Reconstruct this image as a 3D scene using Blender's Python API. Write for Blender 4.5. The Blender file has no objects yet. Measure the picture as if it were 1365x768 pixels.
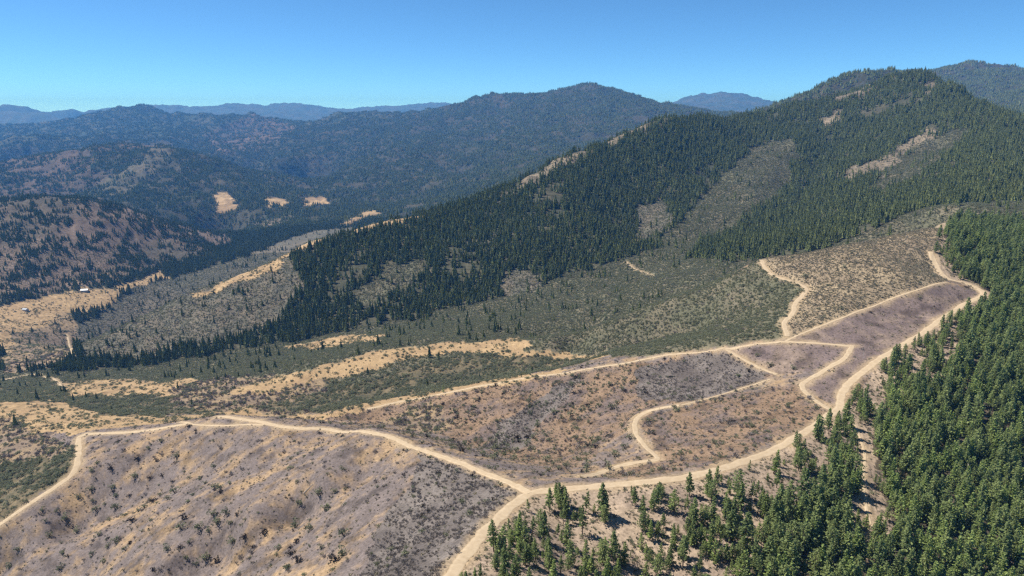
import bpy, math, random
import numpy as np
from mathutils import Vector

# ------------------------------------------------------------------ camera, sky, sun, exposure
PITCH = math.radians(14.4)
F, CX, CY = 910.0, 682.5, 384.0          # focal length and centre of the photograph, in its pixels
CAMZ = 450.0
scene = bpy.context.scene
cam_data = bpy.data.cameras.new('camera')
cam_data.sensor_width = 36.0
cam_data.angle = 2 * math.atan(CX / F)
cam_data.clip_start, cam_data.clip_end = 1.0, 300000.0
cam = bpy.data.objects.new('camera', cam_data)
cam.location = (0, 0, CAMZ)
cam.rotation_euler = (math.pi / 2 - PITCH, 0, 0)
scene.collection.objects.link(cam)
scene.camera = cam

SUN_AZ = math.radians(-76)               # from +Y (straight ahead) towards the left
SUN_EL = math.radians(55)
world = bpy.data.worlds.new('World')
scene.world = world
world.use_nodes = True
wn, wl = world.node_tree.nodes, world.node_tree.links
sky = wn.new('ShaderNodeTexSky')
sky.sky_type = 'NISHITA'
sky.sun_disc = False
sky.sun_elevation = SUN_EL
sky.sun_rotation = SUN_AZ
sky.altitude = 6500.0
sky.air_density = 1.0
sky.dust_density = 0.0
sky.ozone_density = 8.0
tint = wn.new('ShaderNodeVectorMath'); tint.operation = 'MULTIPLY'; tint.inputs[1].default_value = (.80, 1.06, 1.0)   # white balance of the camera
wl.new(sky.outputs[0], tint.inputs[0])
wl.new(tint.outputs[0], wn['Background'].inputs[0])
wn['Background'].inputs[1].default_value = 0.103

sun_data = bpy.data.lights.new('sun', 'SUN')
sun_data.energy = 5.0
sun_data.angle = math.radians(0.53)
sun_data.color = (1.0, 0.95, 0.87)
sun = bpy.data.objects.new('sun', sun_data)
sd = Vector((math.sin(SUN_AZ) * math.cos(SUN_EL), math.cos(SUN_AZ) * math.cos(SUN_EL), math.sin(SUN_EL)))
sun.rotation_euler = sd.to_track_quat('Z', 'Y').to_euler()
sun.location = (0, 0, 900)
scene.collection.objects.link(sun)

vs = scene.view_settings
vs.view_transform, vs.look, vs.exposure, vs.gamma, vs.use_curve_mapping = 'Standard', 'None', 0.7, 1.0, False
scene.render.engine = 'CYCLES'
cy = scene.cycles
cy.use_denoising = False            # at full samples the fine grain of brush and needles stays crisp
cy.filter_width = 1.35
cy.max_bounces = 4
cy.diffuse_bounces = 2
cy.glossy_bounces = 1
cy.transmission_bounces = 2
cy.volume_bounces = 0
cy.transparent_max_bounces = 4
cy.use_adaptive_sampling = False

rng = np.random.default_rng(7)
random.seed(7)

# ------------------------------------------------------------------ helpers: projection and noise
SP, CP = math.sin(PITCH), math.cos(PITCH)
def unproj(u, v, d):
    """pixel and distance along the view axis -> world point (arrays)"""
    xc, yc = (np.asarray(u) - CX) / F * d, (CY - np.asarray(v)) / F * d
    return xc, d * CP + yc * SP, CAMZ - d * SP + yc * CP
def proj(x, y, z):
    zz = z - CAMZ
    d = y * CP - zz * SP
    d = np.where(np.abs(d) < 1e-3, 1e-3, d)
    return CX + F * x / d, CY - F * (y * SP + zz * CP) / d, d
def drop_to_d(v, drop):
    return drop / (SP + (v - CY) / F * CP)

def perlin(x, y, seed):
    xi, yi = np.floor(x).astype(np.int64), np.floor(y).astype(np.int64)
    xf, yf = (x - xi).astype(np.float32), (y - yi).astype(np.float32)
    def grad(ix, iy, dx, dy):
        h = (ix * 374761393 + iy * 668265263 + seed * 2147483647) & 0xffffffff
        h = ((h ^ (h >> 13)) * 1274126177) & 0xffffffff
        a = ((h ^ (h >> 16)) & 1023).astype(np.float32) * np.float32(math.pi / 512)
        return np.cos(a) * dx + np.sin(a) * dy
    s, t = xf * xf * xf * (xf * (xf * 6 - 15) + 10), yf * yf * yf * (yf * (yf * 6 - 15) + 10)
    a = grad(xi, yi, xf, yf); b = grad(xi + 1, yi, xf - 1, yf)
    c = grad(xi, yi + 1, xf, yf - 1); e = grad(xi + 1, yi + 1, xf - 1, yf - 1)
    return (a + s * (b - a)) * (1 - t) + (c + s * (e - c)) * t * 1.0
def fbm(x, y, seed, octv=4, gain=0.5):
    r, amp, tot = 0, 1.0, 0
    for k in range(octv):
        r = r + amp * perlin(x, y, seed + k); tot += amp
        x, y, amp = x * 2.03 + 11.3, y * 2.03 - 7.1, amp * gain
    return r / tot * 1.6
def ridged(x, y, seed, octv=4):
    r, amp, tot = 0, 1.0, 0
    for k in range(octv):
        r = r + amp * (1 - np.abs(perlin(x, y, seed + k)) * 2.6); tot += amp
        x, y, amp = x * 2.1 + 3.7, y * 2.1 + 9.2, amp * 0.5
    return r / tot
def smooth(a, b, x):
    t = np.clip((x - a) / (b - a), 0, 1)
    return t * t * (3 - 2 * t)

# ------------------------------------------------------------------ terrain: ridges, gullies and flats as 3D lines
PTS = []                                   # x, y, z
def line(pts, mode='z', back=()):
    """pts: (u, v, drop below camera in metres | axis distance).  back: (distance factor, extra drop) behind a skyline"""
    P = []
    for (u, v, a) in pts:
        d = drop_to_d(v, a) if mode == 'z' else a
        P.append(np.array(unproj(u, v, d)))
    S = [P[0]]
    for a, b in zip(P[:-1], P[1:]):
        n = max(1, int(np.linalg.norm(b[:2] - a[:2]) / (0.07 * np.linalg.norm(a[:2]))))
        for k in range(1, n + 1): S.append(a + (b - a) * k / n)
    for p in S:
        PTS.append(p)
        for (f, dz) in back:
            PTS.append(np.array((p[0] * f, p[1] * f, p[2] - dz)))
def spots(*pts, mode='z'):
    for p in pts: line([p], mode)

# foreground ridge: spur with the road towards the camera, junction, crest to the left
line([(600,768,135),(650,705,142),(700,655,148),(640,630,158),(560,598,174),(480,573,189),(400,568,200),(300,556,212),(250,561,221),(190,573,233),(105,582,243)])
line([(560,900,124),(600,768,135)])
line([(108,600,240),(95,640,243),(60,660,247),(0,700,256),(-80,740,270)])
spots((450,680,190),(360,768,201),(480,768,172),(240,768,228),(120,768,252),(0,768,275),(350,705,205),(560,665,168),(560,720,158),
      (200,600,229),(140,620,236),(60,700,254),(-200,768,310),(200,950,200),(1000,950,163),(-200,1000,270),(1400,1000,205))
line([(440,588,196),(360,622,204),(288,653,212),(169,697,237),(20,755,268)])
line([(270,636,224),(190,672,242),(100,710,262)])
line([(480,640,189),(400,690,205),(300,740,221)])
line([(430,640,189),(330,690,203),(230,745,222)])
# ridge road to the right and the upper field
line([(740,650,147),(800,646,146),(870,640,145.5),(940,630,146),(1000,610,149),(1060,582,151),(1110,550,152),(1125,520,151),(1160,490,146),(1220,450,141),(1280,410,137),(1312,392,133),(1290,379,131),(1262,372,129),(1246,352,122),(1240,340,117),(1250,303,105)])
line([(1245,302,105),(1200,312,107),(1130,325,114),(1070,340,122),(1015,346,130)], back=[(1.12,32),(1.22,62)])
line([(1030,368,133),(1075,382,132),(1060,410,138),(1045,435,143),(1045,455,146),(1130,460,144),(1070,515,152)])
line([(1010,457,150),(965,464,157),(900,471,168),(850,480,178),(780,491,192),(700,502,207),(640,514,218),(590,524,227),(500,542,241),(440,552,248)])
spots((1130,400,132),(1200,360,118),(1190,420,139.5),(980,570,158),(900,590,163),(860,612,163),(845,570,171),(880,545,170),(1000,520,161),(1030,497,157),(930,500,172),
      (760,540,197),(820,520,187),(680,555,212),(600,545,224),(790,590,186),(830,635,157),(930,610,154))
line([(735,628,168),(680,610,196),(620,590,215),(560,575,229),(500,562,243),(420,575,262),(330,562,270),(270,550,276)])
# behind the middle crest, grassy knoll, brush spur
line([(900,465,200),(780,484,224),(640,505,248),(500,528,266),(400,541,274)])
line([(330,512,282),(420,490,268),(500,470,258),(600,457,248),(690,453,240),(760,467,232),(860,466,212)])
spots((600,492,253),(420,520,275),(700,430,252),(560,440,272),(430,465,294),(300,490,310),(200,510,314),(100,530,305),(0,540,292),(60,562,266),(150,548,284),(220,530,297),
      (0,600,264),(50,622,254),(0,650,264),(-200,600,300),(-200,540,330))
line([(1015,346,130),(950,378,158),(900,400,175),(850,418,192),(800,436,208),(740,452,224)], back=[(1.13,34)])
line([(1010,425,150),(960,440,170),(900,452,188),(840,462,204)])
line([(1000,330,188),(930,365,206),(860,395,226),(780,415,244)])
line([(890,328,212),(800,360,236),(700,390,260),(600,415,282),(520,435,302),(420,447,317),(300,468,333),(200,485,344),(100,495,354),(0,510,362),(-200,520,380)])
# main mountain
line([(150,440,1080),(250,392,1150),(330,362,1180),(420,320,1230),(480,302,1270),(560,287,1310),(640,265,1350),(700,237,1400),(760,205,1450),(830,179,1550),(880,160,1620),(930,157,1720),(1000,152,1830),(1060,143,1890),(1095,138,1900),(1130,127,1880),(1165,109,1860),(1195,99,1850),(1218,101,1830),(1240,101,1790),(1280,119,1660),(1320,143,1500),(1365,166,1380),(1500,200,1300)], 'd', back=[(1.12,75),(1.28,170)])
line([(1020,146,2800),(1090,119,2750),(1150,97,2700),(1180,91,2700),(1210,100,2700)], 'd', back=[(1.12,120),(1.3,260)])
line([(890,328,1120),(930,270,1350),(960,230,1500),(1000,205,1640),(1050,175,1760)], 'd')
line([(880,165,1600),(880,205,1500),(850,255,1390),(815,315,1210)], 'd')
line([(1065,185,1640),(1000,260,1350),(935,312,1180)], 'd')
line([(1110,200,1650),(1065,262,1400),(1010,312,1150)], 'd')
line([(1195,110,1800),(1160,180,1600),(1110,250,1280),(1060,305,1080)], 'd')
line([(1240,120,1750),(1230,200,1400),(1180,270,1080),(1150,312,880)], 'd')
line([(1320,180,1350),(1280,250,1030),(1250,300,760)], 'd')
spots((750,260,1290),(800,300,1190),(700,320,1150),(820,230,1420),(600,340,1140),(500,370,1100),(420,400,1080),(1365,230,1050),(1365,290,780),(1500,280,900),(660,300,1230),(560,320,1200), mode='d')
# right-hand forest slope: falls evenly away from the ridge road
RIDGE = np.array([unproj(u, v, drop_to_d(v, dr)) for (u, v, dr) in ((600,768,135),(650,705,142),(700,655,148),(870,640,145.5),(940,630,146),(1000,610,149),(1060,582,151),(1110,550,152),(1125,520,151),(1160,490,146),(1220,450,141),(1280,410,137),(1312,392,133))])
seg = np.concatenate([RIDGE[k] + (RIDGE[k + 1] - RIDGE[k]) * t for k in range(len(RIDGE) - 1) for t in np.linspace(0, 1, 12)[:, None, None]]).reshape(-1, 3)
def slope_spot(u, v, s, flat=6.0):
    dr = 160.0
    for _ in range(40):
        p = np.array(unproj(u, v, drop_to_d(v, dr)))
        d = np.hypot(seg[:, 0] - p[0], seg[:, 1] - p[1]); k = int(np.argmin(d))
        dr = .5 * dr + .5 * (CAMZ - seg[k, 2] + s * max(0, d[k] - flat))
    line([(u, v, dr)])
for (u, v, s_) in ((1365,400,.22),(1365,480,.26),(1365,560,.28),(1365,650,.28),(1365,768,.28),(1250,560,.28),(1250,640,.28),(1250,700,.28),(1250,768,.28),(1150,620,.27),(1150,690,.27),(1150,768,.27),(1050,650,.26),(1050,700,.26),(1050,768,.26),
        (950,680,.25),(950,730,.25),(950,790,.25),(850,700,.24),(850,768,.24),(750,700,.22),(750,768,.22),(1200,500,.25),(1280,460,.25),(1300,430,.22),(1180,540,.27),(1100,600,.26),(1550,768,.28),(1550,560,.28),(1550,400,.26),(1750,500,.28)):
    slope_spot(u, v, s_)
spots((1365,340,130),(1310,320,116),(1550,320,150))
# valley and left hill
spots((0,440,400),(60,400,406),(150,385,406),(220,360,411),(290,330,413),(380,300,412),(420,272,412),(60,460,396),(0,480,386),(330,345,398),(430,310,398),(480,285,402),(-250,430,405),(-250,380,405),(560,290,380),(520,276,415))
line([(-200,280,1950),(0,268,1980),(60,264,1980),(120,270,2000),(180,290,2050),(250,310,2150),(300,322,2250)], 'd', back=[(1.18,70),(1.3,110)])
spots((100,330,1760),(0,340,1690),(160,340,1840),(40,370,1610),(-150,340,1650), mode='d')
# middle-distance mountains
line([(-200,240,4200),(0,226,4200),(80,205,4100),(130,197,4050),(150,194,4000),(185,200,3950),(212,192,3900),(260,205,3950),(330,226,3900),(395,247,3800)], 'd', back=[(1.15,110),(1.3,190)])
spots((100,262,3300),(250,285,2900),(330,280,2950),(30,255,3400),(-150,262,3200), mode='d')
line([(212,194,3880),(180,222,3500),(140,250,3250)], 'd')
line([(150,196,3980),(120,215,3700),(70,245,3450)], 'd')
line([(420,166,7500),(470,152,7200),(520,154,7000),(600,144,6600),(640,130,6400),(690,131,6200),(740,121,6000),(790,115,5800),(830,125,5700),(880,141,5600),(930,150,5500),(1000,165,5400)], 'd', back=[(1.15,200),(1.3,420)])
line([(790,118,5750),(810,165,4600),(720,205,3900),(640,245,3200)], 'd')
line([(690,133,6150),(640,185,5000),(560,215,4300),(490,248,3700)], 'd')
line([(740,160,4900),(660,212,4100),(560,248,3600)], 'd')
line([(600,146,6550),(560,180,5500),(480,215,4600),(440,245,3900)], 'd')
spots((560,268,3300),(640,262,2800),(470,265,3450),(740,235,2600),(850,200,2900), mode='d')
line([(-200,172,9000),(0,168,9000),(30,164,9000),(60,170,9000),(100,171,8800),(135,162,8600),(165,147,8500),(182,142,8500),(225,152,8500),(270,159,8400),(340,155,7900),(390,164,7700),(420,168,7500)], 'd', back=[(1.15,260),(1.3,480)])
line([(340,156,7850),(310,185,6600),(270,205,5600)], 'd')
line([(180,142,8400),(200,170,7000),(170,188,5800)], 'd')
spots((100,195,6400),(300,205,5400),(0,205,5500),(100,205,5000),(380,215,5000),(40,180,7200), mode='d')
line([(1180,105,4600),(1250,90,4500),(1290,88,4500),(1330,93,4450),(1365,96,4400),(1550,110,4400)], 'd', back=[(1.2,250)])
spots((1300,150,2600),(1450,170,2400),(1365,130,3400), mode='d')
# far ranges
line([(-300,158,13000),(0,151,13000),(60,153,13000),(110,160,12500),(150,168,12000)], 'd', back=[(1.15,400)])
line([(-300,143,11959),(0,145,14080),(40,146,14377),(90,146,14749),(150,145,15190),(200,142,15549),(235,140,15793),(280,143,16095),(310,139,16288),(345,142,16501),(380,138,16701),(430,144,16959),(470,150,17138),(480,146,17179),(510,142,17292),(545,141,17402),(570,139,17467),(600,139,17528),(640,148,17580),(760,150,17536),(890,150,17159)], 'd', back=[(1.09,300)])
line([(880,146,12500),(905,133,12500),(930,126,12500),(950,123,12500),(985,127,12500),(1010,133,12500),(1050,146,12500),(1150,152,12500),(1365,152,12500),(1600,152,12500)], 'd', back=[(1.15,350)])
spots((100,175,10500),(350,172,11000),(600,165,11000),(900,172,9000),(1200,170,9000),(1500,170,9000),(1365,158,10500),(250,158,13500),(500,158,14500),(750,158,14500), mode='d')

PT = np.array(PTS)
pr = np.hypot(PT[:, 0], PT[:, 1])
pa, pl, ps = np.arctan2(PT[:, 0], PT[:, 1]), np.log(pr), (PT[:, 2] - CAMZ) / pr
KC = 0.018
def kern(a, l, b, m):
    return np.sqrt((a[:, None] - b[None]) ** 2 + (l[:, None] - m[None]) ** 2 + KC * KC)
N = len(PT)
A = np.zeros((N + 3, N + 3))
A[:N, :N] = -kern(pa, pl, pa, pl) + 0.0006 * np.eye(N)
A[:N, N] = 1; A[:N, N + 1] = pa; A[:N, N + 2] = pl
A[N:, :N] = A[:N, N:].T
W = np.linalg.solve(A, np.concatenate([ps, np.zeros(3)]))
def base_slope(a, l):
    out = np.empty(len(a))
    for s in range(0, len(a), 20000):
        aa, ll = a[s:s + 20000], l[s:s + 20000]
        out[s:s + 20000] = -kern(aa.astype(np.float32), ll.astype(np.float32), pa.astype(np.float32), pl.astype(np.float32)) @ W[:N].astype(np.float32) + W[N] + aa * W[N + 1] + ll * W[N + 2]
    return out

NA, NR = 1081, 1001                       # angular and radial steps of the terrain grid
AMIN, AMAX = math.radians(-50), math.radians(50)
LMIN, LMAX = math.log(95.0), math.log(20500.0)
ag, lg = np.linspace(AMIN, AMAX, NA), np.linspace(LMIN, LMAX, NR)
ca, cl = ag[::4], lg[::4]
C = base_slope(np.repeat(ca, len(cl)), np.tile(cl, len(ca))).reshape(len(ca), len(cl))
def up(M, n, axis):
    """cubic (Catmull-Rom) refinement by 4 along an axis"""
    M = np.moveaxis(M, axis, 0)
    Mp = np.concatenate([2 * M[:1] - M[1:2], M, 2 * M[-1:] - M[-2:-1]])
    out = np.empty((n,) + M.shape[1:])
    m = len(M) - 1
    for k in range(4):
        t = k / 4
        p0, p1, p2, p3 = Mp[0:m], Mp[1:m + 1], Mp[2:m + 2], Mp[3:m + 3]
        out[k:4 * m:4] = 0.5 * (2 * p1 + (p2 - p0) * t + (2 * p0 - 5 * p1 + 4 * p2 - p3) * t * t + (3 * p1 - p0 - 3 * p2 + p3) * t ** 3)
    out[4 * m] = M[-1]
    return np.moveaxis(out, 0, axis)
S0 = up(up(C, NA, 0), NR, 1)
AG, LG = np.meshgrid(ag, lg, indexing='ij')
RG = np.exp(LG)
X, Y = RG * np.sin(AG), RG * np.cos(AG)
Z = CAMZ + S0 * RG
# relief noise: gullies on the mountains, swells and rough ground nearby
wx, wy = AG * 9 + 0.35 * perlin(AG * 6, LG * 6, 5), LG * 9 + 0.35 * perlin(AG * 6 + 9, LG * 6, 6)
n_w = .6 * perlin(AG * 20, LG * 20, 8)
gul = ridged(wx, wy, 21, 5) - 0.55
flat = 1 - smooth(-412, -385, Z - CAMZ) * 1.0
valley = np.where((RG > 1000) & (RG < 3300), flat, 0)
farm = smooth(900, 1500, RG) * (1 - 0.6 * smooth(9000, 15000, RG) * .5)
Z += RG * (0.0085 - .005 * smooth(3200, 5000, RG)) * (gul - gul.mean()) * farm * (1 - 0.9 * valley)
Z += RG * .0042 * (ridged(AG * 34 + n_w, LG * 34, 25, 4) - .55) * smooth(4500, 9000, RG) + RG * .0022 * (ridged(AG * 30 + n_w, LG * 30, 26, 4) - .55) * smooth(1100, 1800, RG) * (1 - .9 * valley)
sp = ridged(AG * 15 + n_w * .5 + LG * 6, LG * 11, 27, 3)
Z += RG * .0125 * (sp - sp.mean()) * smooth(2800, 4200, RG) * (1 - smooth(9000, 12000, RG))
Z += 0.9 * fbm(X / 38, Y / 38, 31, 4) * (1 - smooth(700, 1400, RG)) + smooth(500, 900, RG) * 5.0 * fbm(X / 120, Y / 120, 35, 4) * (1 - 0.85 * valley)
ra = math.radians(30)
rx, ry = X * math.cos(ra) + Y * math.sin(ra), -X * math.sin(ra) + Y * math.cos(ra)
Z += (1 - smooth(-60, 0, X)) * (1 - smooth(480, 600, RG)) * 1.3 * (ridged(rx / 240 + n_w * .1, ry / 34, 43, 3) - .5)
Z += (1 - smooth(560, 700, RG)) * .8 * (ridged(rx / 60, ry / 24, 47, 3) - .5) * smooth(-60, 20, X)
bx, by, bz = unproj(690, 560, drop_to_d(560, 210))
bowl = np.exp(-((X - bx) ** 2 + (Y - by) ** 2) / (2 * 62 ** 2))
Z += bowl * 5.0 * (ridged((X * .35 + Y * .94) / 150 + 3, (X * .94 - Y * .35) / 42, 49, 3) - .5)
Z += 0.16 * fbm(X / 5.0, Y / 5.0, 41, 3) * (1 - smooth(500, 900, RG))

def sample(M, x, y):
    a = (np.arctan2(x, y) - AMIN) / (AMAX - AMIN) * (NA - 1)
    l = (np.log(np.hypot(x, y)) - LMIN) / (LMAX - LMIN) * (NR - 1)
    a, l = np.clip(a, 0, NA - 1.001), np.clip(l, 0, NR - 1.001)
    i, j = a.astype(int), l.astype(int)
    s, t = a - i, l - j
    return (M[i, j] * (1 - s) + M[i + 1, j] * s) * (1 - t) + (M[i, j + 1] * (1 - s) + M[i + 1, j + 1] * s) * t
RLIST = np.exp(np.linspace(math.log(110), math.log(9000), 2600))
def ground_at(u, v, dmax=9000):
    """where the sight line through a pixel first meets the ground"""
    xr, yr, zr = unproj(u, v, 1.0)
    dx, dy, dz = xr, yr, zr - CAMZ
    h = math.hypot(dx, dy)
    xs, ys, zs = dx / h * RLIST, dy / h * RLIST, CAMZ + dz / h * RLIST
    below = zs < sample(Z, xs, ys)
    k = int(np.argmax(below)) if below.any() else len(RLIST) - 1
    return np.array((xs[k], ys[k]))

# ------------------------------------------------------------------ dirt roads: lines on the ground, then cut into it
ROADS = [
 ('ridge_road', 'wide pale dirt road along the ridge between burnt ground and pine forest', 6.4,
  [(578,800),(600,768),(620,742),(650,705),(680,677),(706,658),(742,653),(800,648),(870,641),(940,631),(1000,612),(1060,583),(1105,553),(1119,545),(1125,520),(1160,488),(1220,450),(1280,410),(1311,393),(1290,379),(1262,371),(1246,352),(1240,336)]),
 ('crest_road', 'pale dirt road winding down the bare crest from the junction', 5.6,
  [(706,658),(670,640),(640,629),(600,613),(560,599),(530,587),(500,578),(480,574),(440,574),(400,571),(365,567),(335,561),(305,556),(290,556)]),
 ('side_track', 'faint pinkish track splitting off the crest road', 3.0, [(352,567),(320,567),(290,568),(262,567),(240,563)]),
 ('firebreak_road', 'pale dirt road dropping down the left edge of the burnt slope', 6.0,
  [(250,565),(215,571),(180,576),(140,578),(108,582),(105,600),(101,625),(86,642),(50,665),(20,685),(0,699),(-40,722)]),
 ('zigzag_road', 'pale dirt road zigzagging between green brush and sage slope', 5.2,
  [(1015,347),(1019,356),(1030,367),(1055,376),(1074,383),(1071,393),(1060,405),(1057,418),(1045,431),(1050,449)]),
 ('spur_crest_road', 'narrow dirt road running out along the middle spur crest', 4.4,
  [(1136,462),(1090,458),(1040,457),(1010,459),(965,465),(900,472),(850,481),(780,492),(700,504),(640,515),(590,525),(540,535),(490,546)]),
 ('field_edge_track', 'thin pale track between the sage slope and the purple burnt field', 2.4,
  [(1045,456),(1080,441),(1130,421),(1180,402),(1225,386),(1262,377)]),
 ('loop_road', 'curving dirt road looping round the foot of the purple burnt field', 4.4,
  [(1136,461),(1126,478),(1105,490),(1078,507),(1068,514),(1076,526),(1096,540),(1112,549)]),
 ('dead_end_track', 'short pale track ending among burnt brush', 4.0, [(968,466),(985,477),(1010,490),(1036,500)]),
 ('hook_road', 'hooked dirt road dropping into the burnt hollow', 4.2,
  [(905,541),(870,547),(850,558),(846,573),(855,590),(870,604),(877,611),(850,617),(815,626),(775,635)]),
 ('faint_track', 'faint old track across the tan burnt field', 1.5, [(1026,506),(990,518),(950,530),(908,541)]),
 ('forest_trail', 'pale bare skid trail running down through the pines', 1.9, [(1136,560),(1147,585),(1153,610),(1150,640),(1153,668),(1160,700)]),
 ('valley_track', 'pale track crossing the brushy valley floor', 4.5, [(0,507),(40,500),(60,503),(75,508),(85,517)]),
 ('brush_track', 'short pale track cut through grey green brush', 4.0, [(835,350),(853,362),(870,368)]),
 ('fence_line_track', 'narrow bare track climbing the brushy valley side', 4.0, [(88,448),(92,458),(97,476)]),
]
def spline(P, step):
    P = np.array(P)
    Pp = np.concatenate([2 * P[:1] - P[1:2], P, 2 * P[-1:] - P[-2:-1]])
    out = []
    for k in range(len(P) - 1):
        p0, p1, p2, p3 = Pp[k:k + 4]
        n = max(2, int(np.linalg.norm(p2 - p1) / step))
        t = np.linspace(0, 1, n, endpoint=False)[:, None]
        out.append(0.5 * (2 * p1 + (p2 - p0) * t + (2 * p0 - 5 * p1 + 4 * p2 - p3) * t * t + (3 * p1 - p0 - 3 * p2 + p3) * t ** 3))
    return np.concatenate(out + [P[-1:]])
road_lines = []
ROADD = np.full(X.shape, 99.0, np.float32)       # distance to the nearest road edge
for (nm, lab, w, px) in ROADS:
    c = spline([ground_at(u, v) for u, v in px], 1.6)
    for _ in range(6): c[1:-1] = (c[:-2] + 2 * c[1:-1] + c[2:]) / 4
    h = sample(Z, c[:, 0], c[:, 1])
    for _ in range(30): h[1:-1] = (h[:-2] + 2 * h[1:-1] + h[2:]) / 4
    w = w * .70
    road_lines.append((nm, lab, w, c))
    lo, hi = c.min(0) - 25, c.max(0) + 25
    I, J = np.nonzero((X > lo[0]) & (X < hi[0]) & (Y > lo[1]) & (Y < hi[1]))
    x, y = X[I, J], Y[I, J]
    best, bh = np.full(len(x), 1e9), np.zeros(len(x))
    for k in range(0, len(c), 1):
        d = (x - c[k, 0]) ** 2 + (y - c[k, 1]) ** 2
        m = d < best
        best[m] = d[m]; bh[m] = h[k]
    best = np.sqrt(best)
    wgt = 1 - smooth(w * 0.6, w * 2.4, best)
    Z[I, J] = Z[I, J] * (1 - wgt) + bh * wgt
    ROADD[I, J] = np.minimum(ROADD[I, J], best - w * 0.5)

# ------------------------------------------------------------------ ground cover, drawn as areas on the ground
U, V, D = proj(X, Y, Z)
jit = np.clip(F / np.maximum(D, 50), 0, 4)
n1, n2 = fbm(X / 14, Y / 14, 51, 3), fbm(X / 14 + 40, Y / 14, 55, 3)
n3, n4 = fbm(X / 70, Y / 70, 57, 4), fbm(X / 70 + 40, Y / 70, 59, 4)
fj = .35 * smooth(540, 640, D) + .65 * smooth(850, 1300, D)
UJ, VJ = U + (n1 * 6.3 + n3 * 34 * fj) * jit, V + (n2 * 3.2 + n4 * 14 * fj) * jit
def inside(poly, u, v):
    r = np.zeros(u.shape, bool)
    P = poly
    for k in range(len(P)):
        (x1, y1), (x2, y2) = P[k], P[k - 1]
        if y1 == y2: continue
        r ^= ((y1 > v) != (y2 > v)) & (u < (x2 - x1) * (v - y1) / (y2 - y1) + x1)
    return r
ZN = np.zeros(X.shape, np.int16)
names = ['conifer', 'burn', 'burnfield', 'burntan', 'burnbrush', 'tan', 'sage', 'brush', 'greybrush', 'oakdense', 'oakmix', 'openpine', 'densepine', 'thinpine', 'rock', 'far']
Zi = {n: i for i, n in enumerate(names)}
def area(zone, dmin, dmax, poly, hard=False):
    (u, v) = (U, V) if hard else (UJ, VJ)
    us, vs_ = [p[0] for p in poly], [p[1] for p in poly]
    box = (D > dmin) & (D < dmax) & (U > min(us) - 40) & (U < max(us) + 40) & (V > min(vs_) - 40) & (V < max(vs_) + 40)
    I = np.nonzero(box)
    ok = inside(poly, u[I], v[I])
    ZN[I[0][ok], I[1][ok]] = Zi[zone]
E = 1e9
ZN[(D > 560) & (D < 1130)] = Zi['brush']
ZN[(D <= 640) & (V > 295)] = Zi['burn']
ZN[(RG > 7000)] = Zi['far']
# valley and west spur
area('conifer', 880, 4000, [(-400,100),(1800,100),(1800,290),(1250,302),(1000,352),(900,345),(880,330),(790,358),(690,388),(560,425),(470,440),(300,470),(200,487),(100,497),(-400,500)])
area('thinpine', 1500, 2700, [(-400,200),(200,262),(320,322),(220,352),(150,378),(60,392),(-400,420)])
area('tan', 1050, 2600, [(-400,430),(0,408),(60,394),(150,382),(215,362),(222,370),(160,388),(150,405),(80,425),(40,450),(0,470),(-400,520)])
area('oakmix', 900, 1500, [(20,450),(80,422),(110,420),(100,470),(60,490),(0,500),(0,470)])
area('greybrush', 950, 2400, [(100,440),(150,408),(170,385),(225,372),(300,352),(370,325),(430,300),(500,282),(520,290),(440,322),(385,352),(395,380),(380,425),(330,448),(260,462),(180,478),(110,480)])
area('tan', 1000, 1500, [(255,392),(330,362),(385,330),(430,315),(428,322),(392,345),(350,368),(262,397)])
area('tan', 1100, 1600, [(430,316),(480,300),(560,284),(590,282),(545,297),(470,312)])
area('rock', 1200, 1700, [(655,262),(700,236),(760,204),(830,173),(866,160),(862,172),(800,200),(730,236),(690,258)])
area('brush', 900, 1400, [(478,400),(510,360),(560,345),(572,362),(540,388),(500,405)])
area('greybrush', 900, 1400, [(655,388),(680,362),(705,360),(712,385),(680,395)])
area('brush', 900, 1800, [(1000,200),(1060,184),(1058,238),(1020,275),(965,312),(905,350),(860,352),(878,325),(930,262)])
area('greybrush', 900, 1900, [(845,280),(880,262),(895,290),(880,320),(850,325)])
area('rock', 1500, 2100, [(1108,138),(1128,124),(1165,104),(1178,108),(1140,130),(1118,142)])
area('rock', 1500, 2100, [(1185,90),(1212,92),(1205,104),(1180,102)])
area('rock', 1400, 2100, [(1232,110),(1250,112),(1245,130),(1232,126)])
area('rock', 1300, 1900, [(1092,158),(1118,148),(1122,162),(1100,176)])
area('rock', 1000, 1700, [(1130,225),(1180,205),(1240,170),(1255,178),(1190,222),(1140,238)])
area('rock', 900, 1500, [(1110,235),(1180,215),(1185,232),(1130,245)])
area('brush', 900, 1500, [(1150,250),(1230,190),(1300,170),(1260,215),(1180,262)])
area('thinpine', 2600, 4800, [(-100,215),(212,190),(190,235),(160,262),(60,270),(-100,270)])
area('brush', 2600, 4300, [(212,190),(228,206),(200,235),(165,262),(105,264),(140,240),(180,214)])
area('conifer', 2600, 4300, [(140,202),(203,196),(160,232),(118,226)])
area('tan', 2600, 4200, [(285,258),(305,256),(318,280),(288,284)])
area('tan', 2600, 4200, [(352,264),(380,264),(384,275),(360,277)])
area('tan', 2600, 4200, [(402,262),(436,263),(436,272),(408,276)])
area('rock', 2300, 4200, [(335,300),(360,292),(392,288),(390,297),(350,306)])
area('tan', 2300, 4200, [(450,300),(490,280),(510,284),(465,303)])
area('thinpine', 3300, 9500, [(270,180),(340,150),(400,170),(340,200),(290,205)])
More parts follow.
